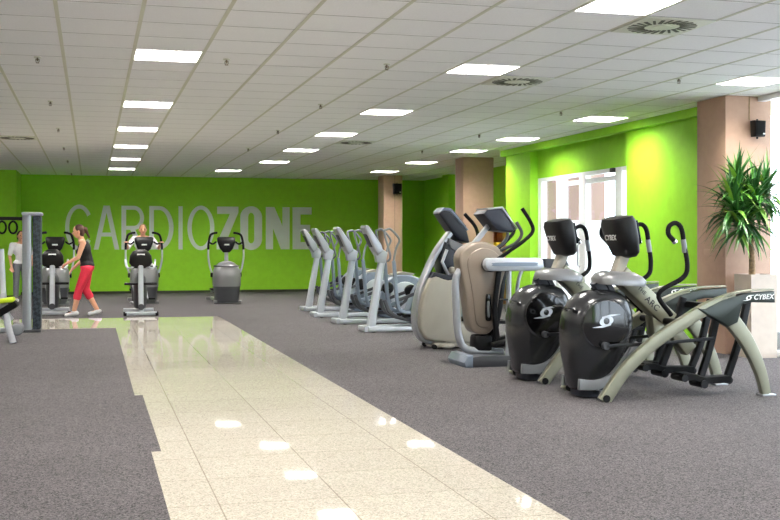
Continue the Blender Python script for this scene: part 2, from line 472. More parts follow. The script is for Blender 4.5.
# ---------------------------------------------------------------- ceiling fittings
ORD = ['first', 'second', 'third', 'fourth', 'fifth', 'sixth', 'seventh', 'eighth', 'ninth', 'tenth', 'eleventh']
proto = thing('ceiling_light', 'x', 'ceiling light', (0, 0, H), 0, 'square ceiling light panels')
fr = MB()
for sx, sy, dx, dy in ((0, 1, .598, .016), (0, -1, .598, .016), (1, 0, .016, .566), (-1, 0, .016, .566)):
    fr.box((sx*.291, sy*.291, .048), (dx, dy, .1))
fr.box((0, 0, .103), (.598, .598, .008)); fr.build('frame', 'light_frame', proto, smooth=0)
lv = MB()
for k in range(1, 8):
    q = -.283+.566*k/8
    lv.box((q, 0, .018), (.003, .566, .02)); lv.box((0, q, .018), (.566, .003, .02))
lv.build('louvre', 'louvre', proto, smooth=0)
MB().box((0, 0, .094), (.55, .55, .008)).build('diffuser', 'lamp', proto, smooth=0)
WHERE = {0: 'above the stone walkway', 1: 'in the middle column', 2: 'beside the window wall',
         -1: 'in the column beyond the walkway', -2: 'along the white side wall'}
first = True
for colm in (0, 1, 2, -1, -2):
    L_ = sorted([(c, n) for k, c, n in LIGHTS if k == colm], key=lambda q: -q[1])
    for i, (c, n) in enumerate(L_):
        loc = (X0+(c+.5)*T, Y0+(n+.5)*T, H-.0005)
        lab = 'square lit ceiling panel %s, %s from the back wall' % (WHERE[colm], ORD[i])
        if first: proto.location = loc; proto['label'] = lab; first = False
        else: dup(proto, loc, lab)
vlab = ['round swirl air vent in a square plate beside the nearest ceiling light', 'round swirl air vent in the ceiling, second from the viewer',
        'air vent in the ceiling before the middle pillar', 'air vent in the ceiling above the cable tower']
vp = thing('ceiling_vent', vlab[0], 'air vent', (0, 0, 0), 0, 'square ceiling air vents')
MB().box((0, 0, -.006), (.59, .59, .012), .003).build('plate', 'vent_plate', vp)
sl = MB()
for k in range(24):
    a = 2*PI*k/24
    sl.box((.2*math.cos(a), .2*math.sin(a), -.013), (.13, .022 if k % 2 else .03, .004), 0, (0, 0, a+.25))
sl.build('slots', 'vent_slot', vp, smooth=0)
ring = MB().cyl((0, 0, -.013), .075, .006, 'Z', 24); ring.build('hub', 'vent_plate', vp)
for i, (c, n) in enumerate(VENTS):
    loc = (X0+(c+.5)*T, Y0+(n+.5)*T, H-.0005)
    if i == 0: vp.location = loc
    else: dup(vp, loc, vlab[i])
sp = thing('ceiling_sprinkler', 'x', 'sprinkler', (0, 0, 0), 0, 'ceiling sprinklers')
MB().cyl((0, 0, -.006), .042, .012, 'Z', 20, .003).build('rosette', 'vent_plate', sp)
s_ = MB().cyl((0, 0, -.03), .011, .045, 'Z', 12); s_.tube([(.018, 0, -.03), (.022, 0, -.05), (.004, 0, -.07)], .004, 6); s_.tube([(-.018, 0, -.03), (-.022, 0, -.05), (-.004, 0, -.07)], .004, 6)
s_.cyl((0, 0, -.072), .022, .004, 'Z', 16); s_.box((0, 0, -.03), (.045, .01, .008)); s_.build('head', 'brass', sp); sp.scale = (.78,)*3
SPR = [('in the line above the walkway edge', -.48, (27.8, 23.5, 20.3, 17.0, 13.77, 10.53)), ('above the carpet beside the walkway', 2.7, (19.67, 16.42, 13.21, 10.08)),
       ('in the line nearest the window wall', 5.83, (19.27, 16.2, 13.1, 10.15)), ('beside the first walkway light', 1.2, (10.2,))]
first = True
for wh, x, ys in SPR:
    for i, y in enumerate(ys):
        lab = 'small ceiling sprinkler %s' % wh + (', %s from the back wall' % ORD[i] if len(ys) > 1 else '')
        if first: sp.location = (x, y, H-.0005); sp['label'] = lab; first = False
        else: dup(sp, (x, y, H-.0005), lab)

def speaker(loc, label, s=1., cord=True):
    t = thing('wall_speaker', label, 'speaker', loc, 0)
    b = MB(); b.prism([(-.075*s, -.11*s), (.075*s, -.11*s), (.085*s, .1*s), (-.085*s, .1*s)], -.16*s, -.03, .02*s, 3); b.build('cabinet', 'black_plastic', t)
    MB().box((0, -.163*s, 0), (.13*s, .008, .18*s), .003).build('grille', 'black_rubber', t)
    MB().box((.045*s, -.169*s, -.075*s), (.03*s, .003, .018*s)).build('badge', 'white_print', t)
    br = MB().box((0, -.015, 0), (.05, .03, .09), .004); br.cyl((0, -.08*s, .11*s), .012, .02, 'Z', 12); br.cyl((0, -.08*s, -.12*s), .012, .03, 'Z', 12); br.build('bracket', 'black_plastic', t)
    if cord: MB().box((-.06, -.004, (H-loc[2])/2+.05), (.012, .007, H-loc[2]-.11)).build('cable_duct', 'bark', t)
speaker((7.4, 11.2, 2.6), 'black wall speaker on the near pillar above the yucca plant', .88)
speaker((7.36, 26.6, 2.64), 'black speaker on the far pillar near the back wall', 1.25, False)

# ---------------------------------------------------------------- wall lettering
LW = .115
def stroke_ring(cx, cz, rx, rz, w, a0, a1, n=36, wx=None):
    wx = wx or w; out, inn = [], []
    for k in range(n+1):
        a = a0+(a1-a0)*k/n
        out.append((cx+rx*math.cos(a), cz+rz*math.sin(a))); inn.append((cx+(rx-wx)*math.cos(a), cz+(rz-w)*math.sin(a)))
    return [[out[k], out[k+1], inn[k+1], inn[k]] for k in range(n)]
def rect(x0, x1, z0, z1): return [(x0, z0), (x1, z0), (x1, z1), (x0, z1)]
Z0, Z1 = 1.115, 2.225; ZM = (Z0+Z1)/2; HZ = (Z1-Z0)/2
def capsule_ring(x0, x1, z0, z1, w, wz):
    cx, r = (x0+x1)/2, (x1-x0)/2; rz = r*1.0
    P = stroke_ring(cx, z1-rz, r, rz, wz, 0, PI, 20, w)+stroke_ring(cx, z0+rz, r, rz, wz, PI, 2*PI, 20, w)
    return P+[rect(x0, x0+w, z0+rz, z1-rz), rect(x1-w, x1, z0+rz, z1-rz)]
glyphs = []
glyphs.append(('C', stroke_ring(-.31, ZM, .34, HZ+.02, .1, .62, 2*PI-.62)))
def bar2(p, q, w): return [(p[0]-w/2, p[1]), (p[0]+w/2, p[1]), (q[0]+w/2, q[1]), (q[0]-w/2, q[1])]
glyphs.append(('A', [bar2((.10, Z0), (.335, Z1), LW), bar2((.61, Z0), (.375, Z1), LW), rect(.2, .52, Z0+.33, Z0+.43)]))
glyphs.append(('R', [rect(.72, .72+LW, Z0, Z1), rect(.835, 1.03, Z1-.1, Z1), rect(.835, 1.03, Z0+.5, Z0+.6)]+stroke_ring(1.03, Z1-.305, .25, .305, .1, -PI/2, PI/2, 20)+[bar2((1.22, Z0), (1.0, Z0+.5), .125)]))
glyphs.append(('D', [rect(1.41, 1.41+LW, Z0, Z1), rect(1.525, 1.66, Z1-.1, Z1), rect(1.525, 1.66, Z0, Z0+.1)]+stroke_ring(1.66, ZM, .36, HZ, .1, -PI/2, PI/2, 28, .115)))
glyphs.append(('I', [rect(2.145, 2.25, Z0, Z1)]))
glyphs.append(('O', stroke_ring(2.715, ZM, .345, HZ+.02, .1, 0, 2*PI, 48, .11)))
glyphs.append(('Z', [[(3.13, Z1), (3.13, Z1-.19), (3.46, Z1-.19), (3.68, Z1)], [(3.68, Z1), (3.46, Z1-.19), (3.12, Z0+.17), (3.12, Z0), (3.36, Z0+.19), (3.68, Z1-.15)], [(3.12, Z0), (3.68, Z0), (3.68, Z0+.19), (3.36, Z0+.19)]]))
glyphs.append(('O', capsule_ring(3.73, 4.3, Z0-.015, Z1+.015, .205, .17)))
glyphs.append(('N', [rect(4.4, 4.59, Z0, Z1), rect(4.84, 5.03, Z0, Z1), [(4.59, Z1), (4.84, Z0+.02), (4.84, Z0), (4.80, Z0), (4.59, Z0+.55)], [(4.59, Z1), (4.63, Z1), (4.84, Z1-.5), (4.84, Z0)]]))
glyphs.append(('E', [rect(5.11, 5.32, Z0, Z1), rect(5.32, 5.62, Z1-.19, Z1), rect(5.32, 5.58, ZM-.09, ZM+.09), rect(5.32, 5.62, Z0, Z0+.19)]))
sg = thing('wall_lettering', 'large pale grey letters reading CARDIOZONE across the green back wall', 'lettering', (0, YB, 0))
for ch, polys in glyphs:
    b = MB()
    for p in polys: b.prism(p, -.009, -.001)
    b.build('letter', 'letter_silver', sg, smooth=0)

# ---------------------------------------------------------------- arc trainers
def arc_trainer(loc, label, group):
    t = thing('arc_trainer', label, 'cardio machine', loc, 0, group)
    # traced profile: x from the front of the machine, z up
    arch = [(.02, .0), (.22, .255), (.465, .46), (.73, .62), (.955, .735), (1.22, .805), (1.45, .825), (1.58, .825)]
    for s in (-1, 1):
        y = s*.36
        pts = smoothpts(xz(arch[:6], y), 6)
        fb = MB().bar(pts, .065, .1); foot = fb.build('arch_beam', 'champagne', t)
        MB().tube([(.035, y-.045, .03), (.035, y+.045, .03)], .03, 16).build('end_cap', 'black_rubber', foot)
        rl = smoothpts(xz([(1.17, .66), (1.33, .46), (1.45, .23), (1.515, .012)], y), 6)
        n = len(rl); lb = MB().bar(rl, .06, [.14-.06*k/(n-1) for k in range(n)]); leg = lb.build('rear_leg', 'champagne', t)
        MB().box((1.52, y, .007), (.13, .1, .014), .004).build('foot_pad', 'silver', leg)
        fa = MB().prism([(.85, .745), (.92, .735), (1.1, .815), (1.3, .86), (1.575, .875), (1.58, .78), (1.36, .785), (1.27, .77), (1.225, .62), (1.14, .585), (1.06, .635), (.93, .69)][::-1], y-.045, y+.045, .012)
        fo = fa.build('fairing', 'fairing', t)
        tr = MB().bar(smoothpts(xz([(.9, .762), (1.1, .835), (1.3, .88), (1.575, .889)], y), 5), .07, .014); tr.build('trim_strip', 'champagne', fo)
        if True:
            rot = Matrix.Rotation(-.03, 4, 'Y'); q = Matrix.Translation((1.465, y+s*.0462, .828))
            if s < 0:
                text_mb('CYBEX', .058, .0012, .25, 1.08).xf(q @ rot @ FRONT).build('lettering', 'white_print', fo, smooth=0)
                emblem_mb(.085).xf(Matrix.Translation((1.325, y-.0465, .823)) @ FRONT).build('emblem', 'white_print', fo, smooth=0)
            else:
                bk = Matrix.Rotation(PI, 4, 'Z')
                text_mb('CYBEX', .058, .0012, .25, 1.08).xf(Matrix.Translation((1.42, y+.0465, .826)) @ bk @ FRONT).build('lettering', 'white_print', fo, smooth=0)
                emblem_mb(.085).xf(Matrix.Translation((1.56, y+.0465, .823)) @ bk @ FRONT).build('emblem', 'white_print', fo, smooth=0)
    cx = MB().bar(xz([(1.1, .74), (1.2, .74)], 0), .66, .05); cx.build('cross_beam', 'black_plastic', t)
    # drive housing
    hs = MB(); hs.loft([(.045, 0, .065, .13, .13, 3), (.05, 0, .1, .165, .165, 3), (.06, 0, .2, .185, .18, 3), (.085, 0, .33, .235, .2, 3), (.11, 0, .46, .275, .215, 3.2), (.13, 0, .58, .295, .22, 3.2),
             (.14, 0, .7, .285, .215, 3), (.15, 0, .79, .25, .195, 2.7), (.155, 0, .85, .2, .16, 2.4), (.16, 0, .885, .12, .1, 2.2), (.16, 0, .895, .03, .03, 2)], 40)
    ho = hs.build('drive_housing', 'graphite', t, smooth=50)
    for s in (-1, 1):
        dk = MB().cyl((.115, s*.208, .615), .205, .03, 'Y', 48, .012)
        do = dk.build('side_disc', 'gloss_black', ho)
        rg = MB().tube([(.115+.207*math.cos(a), s*.21, .615+.207*math.sin(a)) for a in [2*PI*k/48 for k in range(49)]], .008, 8, False); rg.build('disc_rim', 'graphite', ho)
        em = emblem_mb(.2)
        mt = Matrix.Translation((.12, s*.2237, .64)) @ (Matrix.Identity(4) if s < 0 else Matrix.Rotation(PI, 4, 'Z')) @ FRONT
        em.xf(mt).build('emblem', 'silver_white', ho, smooth=0)
        tp = smoothpts([(-.1, s*.165, .12), (.04, s*.175, .115), (.17, s*.185, .16), (.27, s*.2, .27), (.36, s*.205, .4), (.4, s*.2, .46)], 6)
        n = len(tp); MB().bar(tp, .05, [.09-.05*(k/(n-1)) for k in range(n)]).build('lower_trim', 'mid_grey', ho)
        vt = MB().box((-.165, s*.12, .745), (.05, .1, .016), .006); vt.build('vent_slot', 'gloss_black', ho)
    MB().loft([(.1, 0, .012, .16, .15, 4), (.1, 0, .2, .17, .15, 4)], 32).build('base_block', 'blue_grey', t)
    sk = MB().bar([V(.045, .34, .06), V(.045, -.34, .06)], .045, .022, (0, 0, 1)); sko = sk.build('front_skid', 'chrome', t)
    # upper column
    st = MB().bar(xz([(.2, .86), (.13, .96)], 0), .1, .09); st.bar(xz([(.28, .84), (.2, .98)], 0), .12, .05); st.build('support_strut', 'blue_grey', t)
    cp = MB(); cp.loft([(.34, 0, .0, .22, .16, 3), (.34, 0, .045, .23, .165, 3), (.33, 0, .085, .2, .145, 2.6), (.33, 0, .115, .14, .1, 2.2)], 36)
    cp.xf(Matrix.Translation((-.0, 0, .925)) @ Matrix.Translation((.33, 0, 0)) @ Matrix.Rotation(.06, 4, 'Y') @ Matrix.Translation((-.33, 0, 0)))
    cpo = cp.build('column_cap', 'cap_grey', t, smooth=50)
    am = MB().bar(xz([(.34, 1.02), (.8, .62)], -.0), .16, .15); am.bar(xz([(.72, .63), (.9, .47), (1.0, .36)], 0), .12, .12); amo = am.build('main_arm', 'champagne', t)
    ar = math.atan2(.95-.58, .78-.36)
    for s in (-1,):
        mt = Matrix.Translation((.575, -.0808, .816)) @ Matrix.Rotation(ar, 4, 'Y') @ FRONT
        text_mb('ARC', .075, .001, 0, 1.1).xf(mt @ Matrix.Translation((.06, -.012, 0))).build('lettering', 'black_print', amo, smooth=0)
        text_mb('THE', .045, .0005, 0, 1.1).xf(mt @ Matrix.Translation((-.085, .008, 0))).build('lettering', 'black_print', amo, smooth=0)
    bk = MB().prism([(.62, .66), (.74, .58), (.8, .44), (.7, .42), (.64, .5)], -.07, .07, .01); bko = bk.build('lower_bracket', 'champagne', t)
    MB().box((.71, -.0715, .52), (.05, .003, .035)).build('sticker', 'yellow_sticker', bko)
    pv = MB().tube([(.74, -.36, .62), (.74, .36, .62)], .03, 16); pv.build('pivot_shaft', 'black_plastic', t)
    ms = MB().bar(xz([(.3, .97), (.4, 1.22)], 0), .11, .085); ms.build('console_mast', 'putty', t)
    # console with rounded back, leaning
    cs = MB(); cs.loft([(.015, 0, 0, .05, .1, 3), (.0, 0, .03, .085, .15, 3), (-.01, 0, .15, .1, .185, 3.2), (-.02, 0, .3, .105, .2, 3.2), (-.02, 0, .345, .09, .185, 3), (-.02, 0, .355, .05, .14, 2.5)], 36)
    lean = Matrix.Translation((.415, 0, 1.16)) @ Matrix.Rotation(-.2, 4, 'Y'); cs.xf(lean)
    co = cs.build('console', 'black_plastic', t, smooth=50)
    MB().box((-.0, 0, 0), (.01, .3, .2), .004).xf(lean @ Matrix.Translation((.083, 0, .2))).build('screen', 'screen', co)
    text_mb('CYBEX', .064, .001, .2, 1.05).xf(lean @ Matrix.Translation((-.1195, -.01, .19)) @ Matrix.Rotation(-PI/2, 4, 'Z') @ FRONT).build('lettering', 'white_print', co, smooth=0)
    # moving handles
    for s in (-1, 1):
        y = s*.3
        hp = smoothpts([(.69, y, 1.3), (.64, y, 1.355), (.65, y, 1.42), (.71, y, 1.445), (.76, y, 1.4), (.785, y, 1.27), (.81, y*1.03, 1.09), (.77, y, .99), (.56, y*.95, .86), (.7, y*.8, .68)], 6)
        h = MB().tube(hp, .02, 12).build('handle', 'black_rubber', t)
        MB().tube([(.69, y, 1.3), (.705, y, 1.282)], .0215, 12).build('end_cap', 'chrome', h)
        MB().tube([(.776, y, 1.31), (.787, y, 1.25), (.792, y, 1.2)], .0225, 12).build('pulse_grip', 'mid_grey', h)
    # swinging pedal arms
    for s, fx, fz, px, pz in ((-1, 1.16, .68, .985, .1), (1, 1.06, .8, .83, .15)):
        y = s*.19
        dx, dz = (0, 0) if s < 0 else (-.12, .04)
        MB().bar(smoothpts(xz([(fx, fz), ((fx+px)/2+.015, (fz+pz)/2), (px, pz)], y), 5), .05, .055).build('front_link', 'black_plastic', t)
        MB().bar(smoothpts(xz([(1.45+dx, .78), (1.37+dx, .45), (1.25+dx, .12+dz)], y), 5), .05, .055).build('rear_link', 'black_plastic', t)
        pd = MB().bar(smoothpts(xz([(.8+px-.985, .16+pz-.1), (.9+px-.985, .16+pz-.1), (px+.02, pz+.03), (1.25+dx, .13+dz)], y), 5), [.18]*11+[.13]*5, .06)
        po = pd.build('pedal', 'black_rubber', t)
        for a_, c_, w_, r_ in ((px, pz, .1, .034), (px-.18, pz+.055, .095, .03), (1.25+dx, .12+dz, .05, .032)):
            MB().tube([(a_, y-w_, c_), (a_, y+w_, c_)], r_, 16).build('pedal_pivot', 'black_plastic', po)
        MB().bar(xz([(.1, .44), (.55, .45), (1.08, .48)], s*.27), .025, .028).build('push_rod', 'black_plastic', t)
        MB().cyl((.1, s*.245, .44), .03, .06, 'Y', 16).build('rod_end', 'dark_grey', t)
    return t
A1 = arc_trainer((3.95, 8.46, 0), 'black and champagne arc trainer nearest the viewer, beside the potted yucca', 'black arc trainers')
dup(A1, (3.925, 9.64, 0), 'black arc trainer behind the nearest one, next to the taupe capsule machine')

# ---------------------------------------------------------------- silver ellipticals
def elliptical(loc, label, group):
    t = thing('elliptical_trainer', label, 'cardio machine', loc, 0, group)
    b = MB(); b.bar([V(.04, -.2, .045), V(.04, .2, .045)], .075, .1, (0, 0, 1))
    for s in (-1, 1): b.bar(xz([(.04, .045), (1.75, .045)], s*.2), .09, .07)
    b.bar([V(1.72, -.25, .045), V(1.72, .25, .045)], .07, .1, (0, 0, 1)); bo = b.build('base_frame', 'silver_white', t)
    for s in (-1, 1): MB().cyl((.12, s*.21, .012), .025, .024, 'Z', 14).build('foot', 'black_rubber', bo)
    MB().bar(smoothpts(xz([(.13, .06), (.2, .5), (.29, 1.02)], 0), 4), [.1-.002*k for k in range(9)], [.13-.004*k for k in range(9)], (0, 1, 0), .5).build('front_post', 'silver_white', t)
    n = MB().prism([(.2, 1.0), (.34, .99), (.37, 1.14), (.28, 1.2), (.17, 1.15)], -.06, .06, .02); n.build('neck', 'silver_white', t)
    c = MB().prism([(.0, 1.5), (.015, 1.535), (.06, 1.53), (.25, 1.26), (.28, 1.16), (.2, 1.1), (.14, 1.2)], -.15, .15, .02, 3); co = c.build('console', 'silver', t)
    ang = math.atan2(.27, -.18)
    MB().box((0, 0, 0), (.26, .22, .012), .004).xf(Matrix.Translation((.16, 0, 1.4)) @ Matrix.Rotation(math.atan2(.27, .18), 4, 'Y')).build('screen', 'dark_grey', co)
    MB().prism([(.03, 1.41), (.08, 1.38), (.17, 1.22), (.12, 1.22)], -.1, .1, .008).build('back_recess', 'dark_grey', co)
    for s in (-1, 1):
        y = s*.24
        hp = smoothpts([(.36, y*.4, 1.02), (.36, y*.9, 1.1), (.27, y, 1.42), (.31, y, 1.475), (.37, y, 1.47), (.49, y, 1.33), (.44, y, 1.2), (.4, y*1.02, 1.0)], 5)
        MB().tube(hp, .017, 10).build('handle', 'mid_grey', t)
        ma = smoothpts([(.4, s*.245, 1.02), (.41, s*.25, .95), (.46, s*.26, .4), (.56, s*.26, .29), (.78, s*.25, .29), (1.05, s*.24, .36)], 5)
        MB().bar(ma, .045, .05).build('swing_arm', 'shell_grey', t)
        fa = smoothpts([(.3, s*.13, .46), (.38, s*.14, .28), (.6, s*.15, .18), (.9, s*.15, .2), (1.2, s*.16, .42)], 5)
        fo = MB().bar(fa, .05, .05).build('foot_arm', 'dark_grey', t)
        MB().bar(xz([(.58, .225), (.95, .25)], s*.15), .15, .035).build('pedal', 'black_rubber', fo)
        MB().bar(xz([(.46, .46), (.78, .57)], s*.26), .035, .045).build('crank_link', 'dark_grey', t)
        MB().cyl((.8, s*.26, .57), .085, .12, 'Y', 28, .03, .1).build('crank_hub', 'black_plastic', t)
    rc = MB().prism(smooth2([(.72, .1), (.74, .5), (.9, .73), (1.08, .78), (1.3, .74), (1.52, .62), (1.68, .4), (1.72, .1)], 4), -.15, .15, .03, 3)
    ro = rc.build('rear_cover', 'shell_grey', t, smooth=50)
    for s in (-1, 1): MB().cyl((1.12, s*.155, .42), .24, .03, 'Y', 36, .01).build('flywheel_disc', 'silver_white', ro)
    MB().prism([(.92, .775), (1.1, .82), (1.3, .79), (1.25, .76), (1.05, .77)], -.14, .14, .005).build('cover_lid', 'putty', ro)
    return t
E1 = elliptical((3.77, 15.45, 0), 'silver elliptical trainer nearest the putty-coloured machine, first of four', 'row of silver elliptical trainers')
for (x, y), lab in zip(((3.72, 17.1), (3.68, 18.72), (3.82, 20.45)), ('silver elliptical trainer second from the putty-coloured machine', 'silver elliptical trainer third in the row, overlapping the farthest one', 'silver elliptical trainer farthest back, in front of the letter E')):
    dup(E1, (x, y, 0), lab)

# ---------------------------------------------------------------- putty machine with curved tube
t = thing('motion_trainer', 'putty-coloured trainer with a curved silver front tube and slanted console', 'cardio machine', (3.78, 12.85, 0))
bd_ = MB().prism(smooth2([(.05, .6), (.02, .3), (.08, .15), (.2, .09), (.6, .06), (.78, .08), (.8, .3), (.58, .3), (.56, .5), (.6, .86), (.38, .84), (.18, .88)], 4), -.2, .2, .04, 3)
bd_.build('body_shell', 'putty', t, smooth=50)
MB().prism([(.16, .86), (.38, .82), (.6, .84), (.62, .9), (.4, .89), (.2, .93)], -.19, .19, .015).build('shell_top', 'blue_grey', t)
MB().bar(smoothpts([(.47, 0, 1.42), (.29, 0, 1.18), (.14, 0, .88), (.045, 0, .6), (.015, 0, .33), (.07, 0, .14), (.2, 0, .07)], 6), .2, .06, (0, 1, 0), .5).build('frame_tube', 'silver', t)
MB().prism([(.36, 1.3), (.52, 1.2), (.5, .95), (.32, .87), (.3, 1.1)], -.14, .14, .03).build('mechanism_cover', 'blue_grey', t)
for s in (-1, 1):
    MB().tube([(.38, s*.18, .9), (.3, s*.2, 1.05), (.36, s*.2, 1.2)], .02, 10).build('link_rod', 'silver', t)
    MB().box((.48, s*.22, .94), (.2, .1, .08), .03, (0, .2, 0)).build('pedal_cover', 'putty', t)
c = MB().prism([(.28, 1.64), (.33, 1.7), (.42, 1.69), (.64, 1.44), (.68, 1.28), (.53, 1.31), (.44, 1.42)], -.14, .14, .03, 3); co = c.build('console', 'blue_grey', t)
MB().prism([(.29, 1.66), (.34, 1.712), (.43, 1.702), (.66, 1.44), (.63, 1.43), (.42, 1.665), (.35, 1.675)], -.15, .15, .01).build('console_bezel', 'shell_grey', co)
MB().box((0, 0, 0), (.26, .24, .01)).xf(Matrix.Translation((.547, 0, 1.58)) @ Matrix.Rotation(.87, 4, 'Y')).build('screen', 'screen', co)
MB().prism([(.4, 1.34), (.74, 1.2), (.9, 1.24), (.9, 1.16), (.6, 1.1), (.42, 1.22)], -.16, .16, .02).build('upper_bracket', 'mid_grey', t)
for s in (-1, 1):
    MB().tube(smoothpts([(.54, s*.33, 1.63), (.68, s*.33, 1.47), (.71, s*.32, 1.3), (.62, s*.25, 1.18), (.5, s*.18, 1.12)], 5), .022, 10).build('handle', 'black_rubber', t)
    MB().tube([(.84, s*.2, 1.2), (.86, s*.2, .6), (.84, s*.2, .1)], .03, 10).build('rear_tube', 'silver', t)
    MB().bar(xz([(.55, .35), (1.2, .3)], s*.16), .14, .04).build('pedal', 'black_rubber', t)
    ft = MB().ell((.37, s*.2, .035), (.09, .05, .035)); ft.build('foot', 'putty', t)
    MB().cyl((.2, s*.2, .03), .03, .05, 'Y', 16, .006).build('wheel', 'black_rubber', t)
MB().box((.75, 0, .045), (1.1, .36, .06), .015).build('base', 'putty', t)

# ---------------------------------------------------------------- taupe capsule machine
t = thing('capsule_trainer', 'trainer with a taupe capsule side panel, black slot and long silver arm', 'cardio machine', (3.68, 10.95, 0))
cap = [(0, 1.08), (.03, 1.2), (.14, 1.275), (.26, 1.295), (.41, 1.25), (.5, 1.15), (.52, 1.02), (.47, .84), (.43, .6), (.4, .42), (.33, .335), (.24, .325), (.15, .36), (.11, .46), (.07, .75)]
MB().prism(smooth2(cap, 4), -.12, .1, .03, 3).build('capsule_panel', 'taupe', t, smooth=50)
ins = [(.26+(x-.26)*.74+.02, .82+(z-.82)*.86) for x, z in cap]
MB().prism(smooth2(ins, 4), -.132, -.11, .01, 2).build('inner_panel', 'taupe', t, smooth=50)
sl = MB().prism(smooth2([(.285, .72), (.31, .745), (.34, .72), (.345, .5), (.315, .465), (.28, .5)], 4), -.142, -.125, .004).build('slot', 'gloss_black', t)
MB().prism(smooth2([(.298, .66), (.325, .66), (.328, .52), (.3, .52)], 4), -.15, -.138, .003).build('slot_insert', 'mid_grey', sl)
dp = MB().prism([(.47, 1.2), (.56, 1.05), (.5, .6), (.42, .2), (.33, .2), (.42, .6), (.46, .95)], -.08, .08, .02); dp.build('rear_spine', 'black_plastic', t)
MB().cyl((.31, -.17, 1.055), .075, .1, 'Y', 32, .01).build('pivot_ring', 'black_plastic', t)
a = MB().prism(smooth2([(.22, 1.06), (.24, 1.11), (.3, 1.125), (.6, 1.125), (.86, 1.12), (.9, 1.05), (.84, .995), (.6, .99), (.3, .99), (.24, 1.01)], 3), -.3, -.2, .015, 2); ao = a.build('upper_arm', 'silver_white', t)
MB().prism(smooth2([(.3, 1.06), (.33, 1.078), (.76, 1.078), (.79, 1.06), (.76, 1.042), (.33, 1.042)], 3), -.306, -.298).build('arm_groove', 'shell_grey', ao)
MB().prism([(.84, 1.12), (1.12, 1.11), (1.16, 1.04), (.86, 1.0)], -.3, -.2, .012).build('arm_end', 'dark_grey', ao)
MB().tube([(1.08, -.25, 1.06), (1.08, .25, 1.06)], .03, 14).build('arm_axle', 'dark_grey', t)
for s in (-1, 1):
    y = s*.24
    MB().tube([(.51, s*.22, 1.0), (.5, s*.22, .1)], .028, 12).build('rear_post', 'silver', t)
    MB().bar(smoothpts(xz([(.42, 1.0), (.37, .6), (.4, .28)], s*.17), 5), .04, .05).build('swing_arm', 'black_plastic', t)
    MB().box((.5, s*.14, .24), (.3, .13, .05), .015, (0, -.2, 0)).build('pedal', 'black_rubber', t)
    hp = smoothpts([(.64, s*.26, 1.64), (.73, s*.27, 1.5), (.755, s*.27, 1.4), (.66, s*.25, 1.3), (.5, s*.2, 1.18), (.4, s*.14, 1.1)], 6)
    MB().tube(hp, .02, 10).build('handle', 'black_rubber', t)
    MB().tube(smoothpts([(.6, s*.2, 1.5), (.66, s*.2, 1.38), (.6, s*.18, 1.28), (.45, s*.12, 1.2)], 5), .018, 10).build('inner_handle', 'dark_grey', t)
    MB().tube(smoothpts([(.84, s*.22, 1.02), (.78, s*.22, .8), (.72, s*.22, .2), (.74, s*.22, .05)], 5), .022, 10).build('back_strut', 'silver', t)
MB().tube(smoothpts([(.03, -.06, 1.0), (-.02, -.06, .88), (-.01, -.06, .5), (.02, -.06, .28), (.1, -.06, .17), (.3, -.06, .14), (.5, -.06, .13)], 6), .04, 14).build('frame_tube', 'silver', t)
MB().prism([(.06, .0), (.06, .1), (.2, .12), (.9, .1), (.9, .0)], -.27, .27, .012).build('base', 'dark_grey', t)
MB().prism([(.02, .0), (.0, .05), (.04, .12), (.1, .125), (.1, .0)], -.275, .275, .012).build('base_nose', 'shell_grey', t)
MB().box((.28, 0, .22), (.2, .2, .2), .04).build('lower_mechanism', 'black_plastic', t)
MB().bar(xz([(.2, 1.27), (.42, 1.53)], .0), .06, .05).build('console_mast', 'silver', t)
c = MB().prism([(.25, 1.585), (.29, 1.625), (.45, 1.64), (.6, 1.42), (.57, 1.39), (.4, 1.41)], -.17, .17, .015); co = c.build('console', 'blue_grey', t)
MB().box((0, 0, 0), (.25, .29, .01)).xf(Matrix.Translation((.536, 0, 1.535)) @ Matrix.Rotation(.975, 4, 'Y')).build('screen', 'screen', co)
MB().prism([(.29, 1.628), (.45, 1.643), (.61, 1.42), (.63, 1.43), (.46, 1.662), (.29, 1.645)], -.175, .175, .004).build('console_bezel', 'silver', co)

